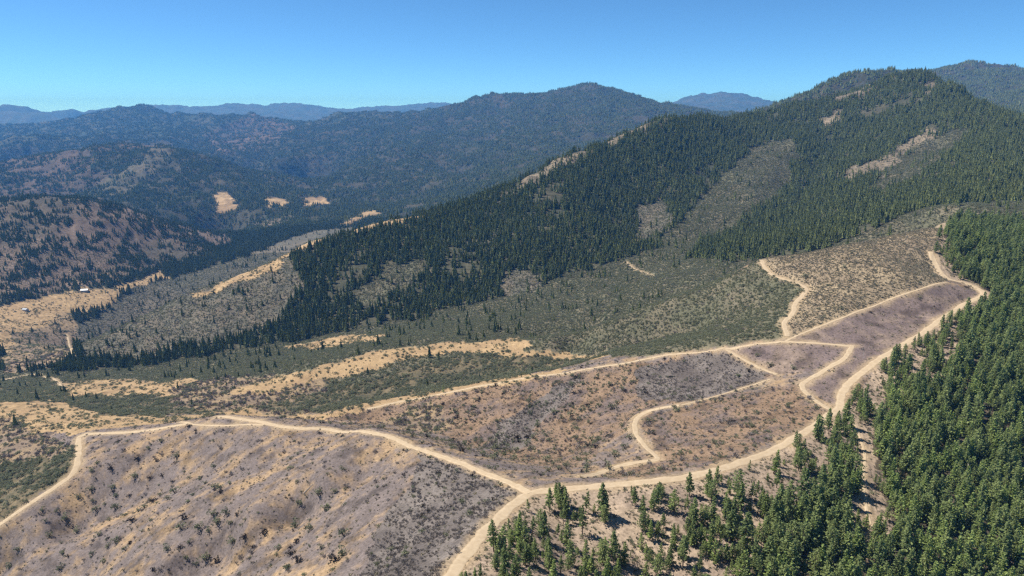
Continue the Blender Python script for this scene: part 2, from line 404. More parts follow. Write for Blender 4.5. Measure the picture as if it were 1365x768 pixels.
# middle ground
area('oakdense', 560, 1000, [(-400,520),(0,512),(120,500),(240,520),(420,500),(500,520),(420,548),(260,548),(180,560),(-400,570)])
area('oakmix', 560, 900, [(215,520),(300,505),(425,500),(440,530),(400,560),(280,548),(230,545)])
area('tan', 540, 800, [(-400,552),(0,534),(90,536),(130,552),(230,556),(330,545),(372,560),(260,566),(180,577),(108,582),(60,575),(-400,600)])
area('tan', 560, 900, [(80,512),(150,505),(230,512),(225,530),(140,525),(90,528)])
area('tan', 640, 900, [(190,520),(250,503),(262,508),(215,528)])
area('tan', 600, 1000, [(300,522),(400,496),(500,470),(600,456),(692,450),(712,470),(690,478),(610,470),(540,480),(480,500),(400,512),(340,528)])
area('oakdense', 560, 760, [(340,545),(480,512),(560,486),(640,474),(700,478),(760,478),(860,478),(700,500),(590,520),(490,540),(400,552)])
area('tan', 560, 760, [(690,478),(720,466),(780,464),(870,460),(880,466),(800,478),(740,482)])
area('tan', 540, 700, [(360,562),(440,548),(520,532),(640,508),(850,477),(852,484),(700,508),(600,528),(540,545),(440,562),(400,575)])
area('tan', 780, 1100, [(380,462),(440,450),(520,446),(500,456),(420,468)])
# foreground hill
area('brush', 400, 740, [(1015,346),(1019,356),(1030,367),(1074,383),(1060,405),(1045,431),(1045,452),(965,462),(850,476),(690,470),(720,455),(800,433),(900,398)])
area('sage', 380, 800, [(1016,344),(1070,332),(1260,292),(1264,340),(1240,345),(1262,375),(1180,401),(1046,453),(1045,431),(1060,405),(1074,383),(1030,367),(1019,356)], True)
area('burntan', 300, 600, [(430,560),(600,525),(850,484),(1000,470),(1040,500),(960,525),(860,548),(800,600),(760,630),(690,615),(560,570)])
area('burnbrush', 300, 560, [(850,490),(960,470),(1030,500),(990,525),(900,535),(850,530)])
area('burnbrush', 300, 560, [(640,600),(680,555),(740,515),(770,505),(760,530),(720,560),(700,600)])
area('oakmix', 300, 560, [(520,560),(560,535),(590,545),(600,575),(560,575),(500,562)])
area('burntan', 280, 480, [(850,560),(960,528),(1066,512),(1110,548),(1050,585),(950,620),(860,635),(780,640),(870,605)])
area('burnfield', 300, 600, [(1048,456),(1180,402),(1262,378),(1311,393),(1280,411),(1160,489),(1125,521),(1118,546),(1066,514),(1136,462)], True)
area('burnfield', 300, 600, [(970,466),(1040,458),(1136,462),(1100,492),(1040,500)], True)
area('burnbrush', 150, 420, [(560,602),(640,634),(705,660),(650,704),(560,800),(470,800),(505,700),(545,650)])
area('oakdense', 300, 700, [(-500,600),(0,560),(60,590),(103,600),(98,626),(84,642),(0,696),(-500,860)])
area('oakmix', 300, 700, [(-500,600),(0,556),(70,586),(103,600),(60,612),(0,620),(-500,700)])
area('openpine', 120, 900, [(560,900),(612,768),(655,712),(712,664),(760,656),(870,648),(945,638),(1064,592),(1112,560),(1130,545),(1165,495),(1225,456),(1316,396),(1266,370),(1246,345),(1262,298),(1900,298),(1900,1200),(560,1200)], True)
area('densepine', 120, 900, [(1105,640),(1130,580),(1240,470),(1330,398),(1290,372),(1268,345),(1268,298),(1900,298),(1900,1200),(1010,1200),(1000,768),(1040,690)])
area('openpine', 120, 900, [(1128,570),(1160,560),(1180,640),(1190,740),(1150,760),(1130,680)])
area('openpine', 120, 900, [(1180,500),(1250,460),(1300,450),(1260,510),(1200,530)])

ZC = {  # ground colours: main, second, streak colour
 'conifer': ((.065,.068,.042), (.10,.09,.058)), 'burn': ((.188,.152,.138), (.37,.255,.15)), 'burnfield': ((.185,.14,.128), (.28,.21,.165)),
 'burntan': ((.265,.18,.118), (.17,.13,.115)), 'burnbrush': ((.125,.105,.095), (.20,.17,.15)), 'tan': ((.44,.305,.165), (.36,.245,.135)),
 'sage': ((.36,.28,.18), (.28,.215,.145)), 'brush': ((.135,.13,.082), (.175,.15,.10)), 'greybrush': ((.125,.118,.088), (.18,.15,.11)),
 'oakdense': ((.19,.15,.09), (.10,.09,.056)), 'oakmix': ((.31,.225,.135), (.22,.165,.12)), 'openpine': ((.44,.335,.24), (.31,.235,.18)),
 'densepine': ((.14,.11,.075), (.09,.078,.052)), 'thinpine': ((.185,.135,.10), (.10,.086,.062)), 'rock': ((.27,.215,.15), (.17,.14,.10)), 'far': ((.035,.048,.03), (.06,.06,.04))}
c1 = np.array([ZC[n][0] for n in names], np.float32)[ZN]
c2 = np.array([ZC[n][1] for n in names], np.float32)[ZN]
# blur zone edges a little so that covers run into one another
# streaks follow the fall of the burnt slope
sa = math.radians(38)
sx, sy = X * math.cos(sa) + Y * math.sin(sa), -X * math.sin(sa) + Y * math.cos(sa)
streak = fbm(sx / 85 + n1 * .3, sy / 13 + n2 * .35, 61, 5, 0.76)
patch = fbm(X / 26, Y / 26, 65, 4)
clmp = fbm(X / 6, Y / 6, 66, 3)
wide = fbm(X / 300, Y / 300, 68, 5, .6)
mixf = np.where(np.isin(ZN, [Zi['burn'], Zi['burnfield'], Zi['burntan']]), smooth(-.24, .32, streak * 0.6 + patch * .7 + .4 * clmp - .10), smooth(-.35, .4, patch))
mixf = np.where(RG > 1500, smooth(-.3, .4, wide), mixf)[..., None].astype(np.float32)
char = smooth(.05, .38, fbm(X / 17 + 5, Y / 17, 93, 5, .62) + .25 * streak) * np.isin(ZN, [Zi['burn'], Zi['burntan'], Zi['burnfield']])
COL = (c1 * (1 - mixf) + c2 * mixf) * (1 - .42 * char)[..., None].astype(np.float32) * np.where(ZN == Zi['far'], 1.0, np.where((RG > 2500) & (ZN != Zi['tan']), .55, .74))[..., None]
speck = fbm(X / 2.6, Y / 2.6, 71, 2)
COL *= (1 + 0.16 * np.clip(speck, -1, 1) * (RG < 700))[..., None]
# pale disturbed soil beside the roads
shoulder = (1 - smooth(-.5, 4.5, ROADD + n1 * 3.5 + n2 * 1.5))[..., None]
COL = COL * (1 - shoulder * .75) + np.array((.33, .245, .15), np.float32) * shoulder * .75

# ------------------------------------------------------------------ materials
def new_mat(name):
    m = bpy.data.materials.new(name); m.use_nodes = True
    nt = m.node_tree; nt.nodes.clear()
    out = nt.nodes.new('ShaderNodeOutputMaterial')
    return m, nt, out
def ground_mat(name, fine, coarse, bump):
    m, nt, out = new_mat(name)
    N_, L = nt.nodes, nt.links
    b = N_.new('ShaderNodeBsdfPrincipled'); b.inputs['Roughness'].default_value = .95; b.inputs['Specular IOR Level'].default_value = .1
    at = N_.new('ShaderNodeAttribute'); at.attribute_name = 'cover'
    geo = N_.new('ShaderNodeNewGeometry')
    nz = []
    for s, det in ((fine, 5), (coarse, 4)):
        n = N_.new('ShaderNodeTexNoise'); n.inputs['Scale'].default_value = s; n.inputs['Detail'].default_value = det; n.inputs['Roughness'].default_value = .65
        L.new(geo.outputs['Position'], n.inputs['Vector']); nz.append(n)
    mr = N_.new('ShaderNodeMapRange'); mr.inputs[1].default_value = .3; mr.inputs[2].default_value = .7; mr.inputs[3].default_value = .62; mr.inputs[4].default_value = 1.38
    L.new(nz[0].outputs[0], mr.inputs[0])
    mr2 = N_.new('ShaderNodeMapRange'); mr2.inputs[1].default_value = .3; mr2.inputs[2].default_value = .7; mr2.inputs[3].default_value = .82; mr2.inputs[4].default_value = 1.18
    L.new(nz[1].outputs[0], mr2.inputs[0])
    mu = N_.new('ShaderNodeMath'); mu.operation = 'MULTIPLY'; L.new(mr.outputs[0], mu.inputs[0]); L.new(mr2.outputs[0], mu.inputs[1])
    sc = N_.new('ShaderNodeVectorMath'); sc.operation = 'SCALE'; L.new(at.outputs['Color'], sc.inputs[0]); L.new(mu.outputs[0], sc.inputs['Scale'])
    L.new(sc.outputs[0], b.inputs['Base Color'])
    bp = N_.new('ShaderNodeBump'); bp.inputs['Strength'].default_value = .6; bp.inputs['Distance'].default_value = bump
    L.new(nz[0].outputs[0], bp.inputs['Height']); L.new(bp.outputs[0], b.inputs['Normal'])
    L.new(b.outputs[0], out.inputs[0])
    return m
M_near, M_mid, M_far = ground_mat('ground_near', .9, .12, .35), ground_mat('ground_mid', .16, .02, 1.6), ground_mat('ground_far', .035, .006, 14.0)
def road_mat():
    m, nt, out = new_mat('dirt_road')
    N_, L = nt.nodes, nt.links
    b = N_.new('ShaderNodeBsdfPrincipled'); b.inputs['Roughness'].default_value = .95; b.inputs['Specular IOR Level'].default_value = .1
    geo = N_.new('ShaderNodeNewGeometry')
    n = N_.new('ShaderNodeTexNoise'); n.inputs['Scale'].default_value = .45; n.inputs['Detail'].default_value = 6; n.inputs['Roughness'].default_value = .7
    L.new(geo.outputs['Position'], n.inputs['Vector'])
    at = N_.new('ShaderNodeAttribute'); at.attribute_name = 'across'
    r = N_.new('ShaderNodeValToRGB')
    r.color_ramp.elements[0].position = .3; r.color_ramp.elements[0].color = (.35, .265, .17, 1)
    r.color_ramp.elements[1].position = .7; r.color_ramp.elements[1].color = (.48, .38, .26, 1)
    L.new(n.outputs[0], r.inputs[0])
    mx = N_.new('ShaderNodeMix'); mx.data_type = 'RGBA'; mx.inputs['B'].default_value = (.32, .235, .145, 1)
    L.new(at.outputs['Fac'], mx.inputs['Factor']); L.new(r.outputs[0], mx.inputs['A']); L.new(mx.outputs['Result'], b.inputs['Base Color'])
    bp = N_.new('ShaderNodeBump'); bp.inputs['Strength'].default_value = .4; bp.inputs['Distance'].default_value = .15
    L.new(n.outputs[0], bp.inputs['Height']); L.new(bp.outputs[0], b.inputs['Normal'])
    L.new(b.outputs[0], out.inputs[0])
    return m
M_road = road_mat()
def leaf_mat(name, dark, light, transl=.25):
    m, nt, out = new_mat(name)
    N_, L = nt.nodes, nt.links
    oi = N_.new('ShaderNodeObjectInfo')
    geo = N_.new('ShaderNodeNewGeometry')
    ad = N_.new('ShaderNodeMath'); ad.operation = 'MULTIPLY_ADD'; ad.inputs[1].default_value = .35
    L.new(geo.outputs['Random Per Island'], ad.inputs[0])
    ml = N_.new('ShaderNodeMath'); ml.operation = 'MULTIPLY'; ml.inputs[1].default_value = .65
    L.new(oi.outputs['Random'], ml.inputs[0]); L.new(ml.outputs[0], ad.inputs[2])
    r = N_.new('ShaderNodeValToRGB'); r.color_ramp.elements[0].color = (*dark, 1); r.color_ramp.elements[1].color = (*light, 1)
    L.new(ad.outputs[0], r.inputs[0])
    df = N_.new('ShaderNodeBsdfDiffuse'); tr = N_.new('ShaderNodeBsdfTranslucent'); mx = N_.new('ShaderNodeMixShader'); mx.inputs[0].default_value = transl
    L.new(r.outputs[0], df.inputs[0]); L.new(r.outputs[0], tr.inputs[0]); L.new(df.outputs[0], mx.inputs[1]); L.new(tr.outputs[0], mx.inputs[2]); L.new(mx.outputs[0], out.inputs[0])
    return m
M_needle = leaf_mat('pine_needles', (.135, .18, .075), (.32, .37, .145), .45)
M_needle_far = leaf_mat('conifer_needles', (.115, .145, .058), (.30, .325, .13), .42)
M_leaf = leaf_mat('shrub_leaves', (.125, .14, .085), (.28, .285, .175), .42)
M_grey = leaf_mat('dead_twigs', (.12, .10, .09), (.34, .30, .27), .1)
M_char = leaf_mat('charred_twigs', (.02, .018, .016), (.10, .085, .07), .1)
M_sage = leaf_mat('sage_leaves', (.13, .125, .085), (.33, .28, .20), .15)
M_bark = leaf_mat('bark', (.08, .06, .045), (.18, .135, .10), .0)
M_dead = leaf_mat('dead_wood', (.25, .22, .20), (.45, .41, .37), .0)

# ------------------------------------------------------------------ terrain meshes (three bands that share their border rows)
def grid_mesh(name, j0, j1, mat):
    x, y, z, c = X[:, j0:j1 + 1], Y[:, j0:j1 + 1], Z[:, j0:j1 + 1], COL[:, j0:j1 + 1]
    na, nr = x.shape
    co = np.stack([x, y, z], -1).reshape(-1, 3).astype(np.float32)
    idx = np.arange(na * nr).reshape(na, nr)
    q = np.stack([idx[:-1, :-1], idx[1:, :-1], idx[1:, 1:], idx[:-1, 1:]], -1)[:, :, ::-1].reshape(-1, 4).astype(np.int32)
    me = bpy.data.meshes.new(name)
    me.vertices.add(len(co)); me.vertices.foreach_set('co', co.ravel())
    me.loops.add(q.size); me.loops.foreach_set('vertex_index', q.ravel())
    me.polygons.add(len(q)); me.polygons.foreach_set('loop_start', np.arange(0, q.size, 4, dtype=np.int32))
    me.update(calc_edges=True)
    me.shade_smooth()
    at = me.attributes.new('cover', 'FLOAT_COLOR', 'POINT')
    at.data.foreach_set('color', np.concatenate([c.reshape(-1, 3), np.ones((len(co), 1))], 1).astype(np.float32).ravel())
    me.materials.append(mat)
    o = bpy.data.objects.new(name, me); scene.collection.objects.link(o)
    o['kind'] = 'structure'
    return o
def jr(r): return int((math.log(r) - LMIN) / (LMAX - LMIN) * (NR - 1))
J1, J2 = jr(800), jr(2500)
hill = grid_mesh('hillside', 0, J1, M_near); hill['label'] = 'burnt brown and purple grey hillside crossed by pale dirt roads'
mount = grid_mesh('mountain', J1, J2, M_mid); mount['label'] = 'forested mountain with brushy valley at its foot'
far = grid_mesh('distant_mountains', J2, NR - 1, M_far); far['label'] = 'blue hazy forested mountain ranges beyond the valley'
if far.data.polygons[0].normal.z < 0:
    for o in (hill, mount, far): o.data.flip_normals()

for (nm, lab, w, c) in road_lines:
    n = len(c)
    t = np.gradient(c, axis=0); t /= np.linalg.norm(t, axis=1)[:, None]
    nrm = np.stack([-t[:, 1], t[:, 0]], 1)
    s = np.arange(n) * 1.6
    wl_ = w / 2 * (1 + .5 * fbm(s / 7, s * 0 + hash(nm) % 97 * 1.0, 5, 3)); wr_ = w / 2 * (1 + .5 * fbm(s / 7, s * 0 + 31.7, 6, 3))
    offs = [-1, -.75, -.3, .3, .75, 1]
    vs3, across = [], []
    for k, f in enumerate(offs):
        p = c + nrm * (np.where(f < 0, wl_, wr_) * f)[:, None]
        h = sample(Z, p[:, 0], p[:, 1]) + (.16 if abs(f) < .9 else .02)
        vs3.append(np.stack([p[:, 0], p[:, 1], h], 1)); across.append(np.full(n, (0 if abs(f) < .9 else 1.0) + (.25 if abs(f) < .5 else 0)))
    Vv = np.stack(vs3, 1).reshape(-1, 3); ac = np.stack(across, 1).ravel()
    m_ = len(offs)
    fc = [(i * m_ + k, (i + 1) * m_ + k, (i + 1) * m_ + k + 1, i * m_ + k + 1) for i in range(n - 1) for k in range(m_ - 1)]
    me = bpy.data.meshes.new(nm); me.from_pydata(Vv.tolist(), [], fc); me.shade_smooth()
    if me.polygons[0].normal.z < 0: me.flip_normals()
    a_ = me.attributes.new('across', 'FLOAT', 'POINT'); a_.data.foreach_set('value', ac.astype(np.float32))
    me.materials.append(M_road)
    o = bpy.data.objects.new(nm, me); scene.collection.objects.link(o); o['kind'] = 'structure'; o['label'] = lab

# ------------------------------------------------------------------ plant shapes
def mesh_of(name, verts, faces, mats, midx=None):
    me = bpy.data.meshes.new(name); me.from_pydata([tuple(map(float, v)) for v in verts], [], faces)
    for m in (mats if isinstance(mats, (list, tuple)) else [mats]): me.materials.append(m)
    if midx is not None: me.polygons.foreach_set('material_index', np.array(midx, np.int32))
    me.update()
    return me
def tube(vs_, fs, pts, rads, n=5):
    base = len(vs_)
    P = [np.array(p, float) for p in pts]
    for k, (p, r) in enumerate(zip(P, rads)):
        t = P[min(k + 1, len(P) - 1)] - P[max(k - 1, 0)]; t /= np.linalg.norm(t) + 1e-9
        a = np.cross(t, (0.3, 1, 0.2) if abs(t[2]) > .5 else (0, 0, 1)); a /= np.linalg.norm(a); b = np.cross(t, a)
        for i in range(n):
            th = 2 * math.pi * i / n
            vs_.append(p + r * (math.cos(th) * a + math.sin(th) * b))
    for k in range(len(P) - 1):
        for i in range(n):
            j = (i + 1) % n
            fs.append((base + k * n + i, base + k * n + j, base + (k + 1) * n + j, base + (k + 1) * n + i))
    fs.append(tuple(base + (len(P) - 1) * n + i for i in range(n)))
def tuft(vs_, fs, c, d, s, R):
    """a small ragged spray of needles or leaves: a bent quad"""
    d = d / (np.linalg.norm(d) + 1e-9)
    sd_ = np.cross(d, R.normal(size=3)); sd_ /= np.linalg.norm(sd_) + 1e-9
    up_ = np.cross(d, sd_)
    b = len(vs_)
    vs_ += [c - d * s * .55, c + sd_ * s * R.uniform(.35, .6) + up_ * s * .12, c + d * s * R.uniform(.5, .9), c - sd_ * s * R.uniform(.35, .6) + up_ * s * .12]
    fs.append((b, b + 1, b + 2, b + 3))
def pine_meshes(seed, h, rad, base=.14, round_=.8, nb=62, mat=None, s=.85):
    R = np.random.default_rng(seed)
    tv, tf = [], []
    lean = R.normal(0, .012, 2) * h
    tube(tv, tf, [(0, 0, -.7), (lean[0] * .2, lean[1] * .2, h * .35), (lean[0] * .6, lean[1] * .6, h * .7), (lean[0], lean[1], h * .97)], [h * .018 + .03, h * .014, h * .008, .02], 6)
    cv, cf = [], []
    for i in range(nb):
        t = base + (1 - base) * ((i + R.uniform(0, 1)) / nb) ** .92
        tt = (t - base) / (1 - base)
        prof = min(1.0, .35 + tt * 5) * (1 - tt) ** round_ + .05
        L = rad * prof * R.uniform(.55, 1.18)
        a = i * 2.399 + R.normal(0, .35)
        o = np.array((math.cos(a), math.sin(a), 0)); c0 = np.array((lean[0] * t, lean[1] * t, h * t))
        if L > rad * .3 and R.random() < .5:
            tube(tv, tf, [c0, c0 + o * L * .8 + np.array((0, 0, L * .05))], [.05, .015], 3)
        for f in ((.3, .62, .95) if L > rad * .35 else (.25, .85)):
            for q in range(2):
                p = c0 + o * L * f + np.array((0, 0, L * (.12 * f - .22 * f * f))) + R.normal(0, .13 * rad * .4, 3)
                d = o + np.array((0, 0, R.uniform(-.35, .55))) + R.normal(0, .45, 3)
                tuft(cv, cf, p, d, s * R.uniform(.6, 1.15) * (.6 + .4 * (1 - tt)) * h / 11, R)
    for q in range(4): tuft(cv, cf, np.array((lean[0], lean[1], h * (.95 + .015 * q))), np.array((0, 0, 1.)) + R.normal(0, .2, 3), .5, R)
    return mesh_of('pine_trunk', tv, tf, M_bark), mesh_of('pine_crown', cv, cf, mat or M_needle)
def far_conifer(seed, h, rad):
    R = np.random.default_rng(seed)
    v, f, mi = [], [], []
    tube(v, f, [(0, 0, -1), (0, 0, h * .3)], [.25, .18], 4); mi += [1] * len(f)
    nt_ = 6
    for k in range(nt_):
        z0 = h * (.10 + .84 * k / nt_); z1 = z0 + h * .30 * (1 - .35 * k / nt_); r = rad * (1 - k / nt_) ** .8 * R.uniform(.8, 1.15) + .15
        n = 12; b = len(v); a0 = R.uniform(0, 6.28)
        for i in range(n):
            q = r * (1.15 if i % 2 else .55) * R.uniform(.75, 1.2)
            v.append((q * math.cos(a0 + i * 6.283 / n), q * math.sin(a0 + i * 6.283 / n), z0 + R.uniform(-.03, .04) * h))
        v.append((R.normal(0, .12), R.normal(0, .12), min(z1, h)))
        for i in range(n): f.append((b + i, b + (i + 1) % n, b + n)); mi.append(0)
    return mesh_of('conifer', v, f, [M_needle_far, M_bark], mi)
def conifer_clump(seed, n, spread, h0):
    R = np.random.default_rng(seed)
    v, f = [], []
    for k in range(n):
        x, y = R.uniform(-spread, spread, 2); h = h0 * R.uniform(.6, 1.15); r = h * R.uniform(.16, .24)
        for (za, zb, rr) in ((.05, .7, 1), (.45, 1, .62)):
            b = len(v); m = 6; a0 = R.uniform(0, 6)
            for i in range(m):
                q = r * rr * R.uniform(.65, 1.2); v.append((x + q * math.cos(a0 + i * 1.047), y + q * math.sin(a0 + i * 1.047), h * za - 2))
            v.append((x, y, h * zb))
            for i in range(m): f.append((b + i, b + (i + 1) % m, b + m))
    return mesh_of('conifer_clump', v, f, M_needle_far)
def shrub_meshes(seed, r, h, n, mat, s=.42, stems=6):
    R = np.random.default_rng(seed)
    sv, sf = [], []
    lobes = [(R.normal(0, .33 * r, 2), R.uniform(.55, 1.0)) for _ in range(4)]
    for k in range(stems):
        o, q = lobes[k % 4]; e = np.array((o[0] + R.normal(0, .2 * r), o[1] + R.normal(0, .2 * r), h * q * .75))
        tube(sv, sf, [(R.normal(0, .1), R.normal(0, .1), -.35), e * .5 + np.array((0, 0, .05)), e], [.07, .05, .02], 3)
    cv, cf = [], []
    for k in range(n):
        o, q = lobes[R.integers(4)]
        d = R.normal(size=3); d /= np.linalg.norm(d); d[2] = abs(d[2]) * 1.1 - .25
        p = np.array((o[0], o[1], h * q * .42)) + d * np.array((r * .62, r * .62, h * q * .58)) * R.uniform(.55, 1.08)
        p[2] = max(p[2], .06)
        tuft(cv, cf, p, d + R.normal(0, .6, 3), s * R.uniform(.6, 1.3), R)
    return mesh_of('shrub_stems', sv, sf, M_bark), mesh_of('shrub_foliage', cv, cf, mat)
def twig_meshes(seed, r, h, n, mat, smat):
    """leafless burnt or dead shrub: fans of thin bare twigs on short stems"""
    R = np.random.default_rng(seed)
    sv, sf = [], []
    for k in range(6):
        a = R.uniform(0, 6.28); e = np.array((math.cos(a) * r * .5, math.sin(a) * r * .5, h * R.uniform(.5, .9)))
        tube(sv, sf, [(0, 0, -.3), e * .5, e], [.06, .045, .02], 3)
    cv, cf = [], []
    for k in range(n):
        a, q = R.uniform(0, 6.28), R.uniform(.1, .85)
        p = np.array((math.cos(a) * r * q, math.sin(a) * r * q, h * R.uniform(.05, .5)))
        d = np.array((math.cos(a) * .5, math.sin(a) * .5, 1.0)) + R.normal(0, .3, 3); d /= np.linalg.norm(d)
        L = h * R.uniform(.35, .65); sd_ = np.cross(d, R.normal(size=3)); sd_ /= np.linalg.norm(sd_); w = R.uniform(.035, .08) * (.5 + h / 2)
        b = len(cv); cv += [p - sd_ * w * .5, p + sd_ * w * .5, p + d * L + sd_ * w, p + d * L * .8 - sd_ * w]; cf.append((b, b + 1, b + 2, b + 3))
    return mesh_of('twig_stems', sv, sf, smat), mesh_of('twigs', cv, cf, mat)
def joined(name, pair):
    v, f, mi, mats = [], [], [], []
    for k, me in enumerate(pair):
        b = len(v); v += [tuple(p.co) for p in me.vertices]; f += [tuple(b + i for i in p.vertices) for p in me.polygons]; mi += [k] * len(me.polygons); mats.append(me.materials[0])
    return mesh_of(name, v, f, mats, mi)

M_needle_b = leaf_mat('bright_pine_needles', (.19, .255, .08), (.36, .43, .15), .45)
PINES = [  # trunk and crown, height, tone, habit
 (*pine_meshes(1, 12.5, 2.5, .10, .75, 74), 12.5, 'dark green', 'slim'),
 (*pine_meshes(2, 11.0, 2.9, .16, .55, 74), 11.0, 'dark green', 'bushy'),
 (*pine_meshes(3, 13.5, 2.6, .22, .65, 74), 13.5, 'dark green', 'bare-trunked'),
 (*pine_meshes(4, 9.5, 2.5, .10, .62, 60, M_needle_b), 9.5, 'bright green', 'bushy'),
 (*pine_meshes(5, 11.5, 2.2, .14, .8, 62, M_needle_b), 11.5, 'bright green', 'slim'),
 (*pine_meshes(6, 8.0, 2.0, .08, .9, 54), 8.0, 'dark green', 'cone-shaped'),
 (*pine_meshes(7, 11.5, 1.8, .32, .6, 42), 11.5, 'dark green', 'thin-crowned'),
 (*pine_meshes(8, 10.0, 3.3, .18, .42, 84), 10.0, 'dark green', 'broad')]
SHRUBS = [(*shrub_meshes(11 + k, 1.5 + .25 * (k % 3), 1.9 + .3 * (k % 2), 95, M_leaf),) for k in range(4)]
CHARS = [(*shrub_meshes(21 + k, 1.35, 2.0 + .3 * k, 80, M_char if k % 2 else M_leaf, .36, 9),) for k in range(3)]
GREYS = [(*twig_meshes(31 + k, 1.0, 1.5, 60, M_grey, M_dead),) for k in range(4)]

# ------------------------------------------------------------------ where plants stand
cellA = RG ** 2 * (AMAX - AMIN) / (NA - 1) * (LMAX - LMIN) / (NR - 1)
elev = (Z - CAMZ) / RG
horizon = np.maximum.accumulate(np.concatenate([np.full((NA, 1), -9.0), elev[:, :-1]], 1), 1)
seen = (Z + 16 - CAMZ) / RG + .004 > horizon
inframe = (U > -90) & (U < 1455) & (V > 40) & (V < 850) & (D > 100)
OK = seen & inframe
clump = fbm(X / 30, Y / 30, 81, 3)
clump2 = fbm(X / 9, Y / 9, 85, 3)
bigc = fbm(X / 140, Y / 140, 88, 4)
def dens(tab):
    a = np.zeros(len(names), np.float32)
    for k, v in tab.items(): a[Zi[k]] = v
    return a[ZN]
def scatter(field, seed):
    R = np.random.default_rng(seed)
    lam = np.where(OK & (ROADD > .6), field * cellA, 0)
    cnt = R.poisson(np.minimum(lam, 30))
    I, J = np.nonzero(cnt)
    k = cnt[I, J]
    I, J = np.repeat(I, k), np.repeat(J, k)
    I, J = np.minimum(I, NA - 2), np.minimum(J, NR - 2)
    a = ag[I] + R.uniform(0, 1, len(I)) * (ag[1] - ag[0]); r = np.exp(lg[J] + R.uniform(0, 1, len(I)) * (lg[1] - lg[0]))
    x, y = r * np.sin(a), r * np.cos(a)
    return x, y, sample(Z, x, y), I, J
hidden_col = bpy.data.collections
def proto_collection(name, meshes):
    c = bpy.data.collections.new(name)
    for k, m in enumerate(meshes):
        o = bpy.data.objects.new(f'{name}_{k:02d}', m); c.objects.link(o)
    return c
def stuff(name, label, meshes, x, y, z, scale, seed, tilt=.06, sink=.1):
    R = np.random.default_rng(seed)
    n = len(x)
    me = bpy.data.meshes.new(name)
    me.vertices.add(n); me.vertices.foreach_set('co', np.stack([x, y, z - sink * scale], 1).astype(np.float32).ravel())
    def put(nm, typ, key, arr):
        a = me.attributes.new(nm, typ, 'POINT'); a.data.foreach_set(key, arr)
    put('turn', 'FLOAT_VECTOR', 'vector', np.stack([R.normal(0, tilt, n), R.normal(0, tilt, n), R.uniform(0, 6.283, n)], 1).astype(np.float32).ravel())
    put('size', 'FLOAT', 'value', scale.astype(np.float32))
    put('pick', 'INT', 'value', R.integers(0, len(meshes), n).astype(np.int32))
    o = bpy.data.objects.new(name, me); scene.collection.objects.link(o)
    o['kind'] = 'stuff'; o['label'] = label
    ng = bpy.data.node_groups.new(name, 'GeometryNodeTree')
    ng.interface.new_socket('Geometry', in_out='INPUT', socket_type='NodeSocketGeometry'); ng.interface.new_socket('Geometry', in_out='OUTPUT', socket_type='NodeSocketGeometry')
    gi, go = ng.nodes.new('NodeGroupInput'), ng.nodes.new('NodeGroupOutput')
    ip = ng.nodes.new('GeometryNodeInstanceOnPoints'); ci = ng.nodes.new('GeometryNodeCollectionInfo')
    ci.inputs[0].default_value = proto_collection(name + '_shapes', meshes); ci.inputs['Separate Children'].default_value = True; ci.inputs['Reset Children'].default_value = True
    def attr(nm, typ):
        a = ng.nodes.new('GeometryNodeInputNamedAttribute'); a.data_type = typ; a.inputs['Name'].default_value = nm; return a.outputs['Attribute']
    ng.links.new(gi.outputs[0], ip.inputs['Points']); ng.links.new(ci.outputs[0], ip.inputs['Instance']); ip.inputs['Pick Instance'].default_value = True
    ng.links.new(attr('pick', 'INT'), ip.inputs['Instance Index'])
    e2r = ng.nodes.new('FunctionNodeEulerToRotation'); ng.links.new(attr('turn', 'FLOAT_VECTOR'), e2r.inputs[0]); ng.links.new(e2r.outputs[0], ip.inputs['Rotation'])
    ng.links.new(attr('size', 'FLOAT'), ip.inputs['Scale']); ng.links.new(ip.outputs[0], go.inputs[0])
    o.modifiers.new('scatter', 'NODES').node_group = ng
    print(name, n)
    return o
def child(name, me, parent, mat=None):
    o = bpy.data.objects.new(name, me); o.parent = parent; scene.collection.objects.link(o); return o
def thing(name, label, cat, loc, rz=0, s=1.0, group=None):
    o = bpy.data.objects.new(name, None); o.empty_display_size = .5
    o.location = loc; o.rotation_euler = (0, 0, rz); o.scale = (s, s, s) if np.isscalar(s) else s
    o['label'] = label; o['category'] = cat
    if group: o['group'] = group
    scene.collection.objects.link(o); return o
def plant(name, label, cat, group, pair, parts, x, y, rz, s):
    z = float(sample(Z, np.array([x]), np.array([y]))[0])
    t = thing(name, label, cat, (x, y, z), rz, s, group)
    for nm, me in zip(parts, pair): child(nm, me, t)
    return t

# ------------------------------------------------------------------ pines: the 300 largest in view as trees of their own, the rest as woodland
lin = lambda a: a / 910.0
fld = dens({'openpine': .085, 'densepine': .080}) * np.where(ZN == Zi['openpine'], smooth(-.18, .32, clump2 * .8 + clump * .5 + .06) * 1.25, smooth(-.6, .0, clump * .7 + clump2 * .3 + .16))
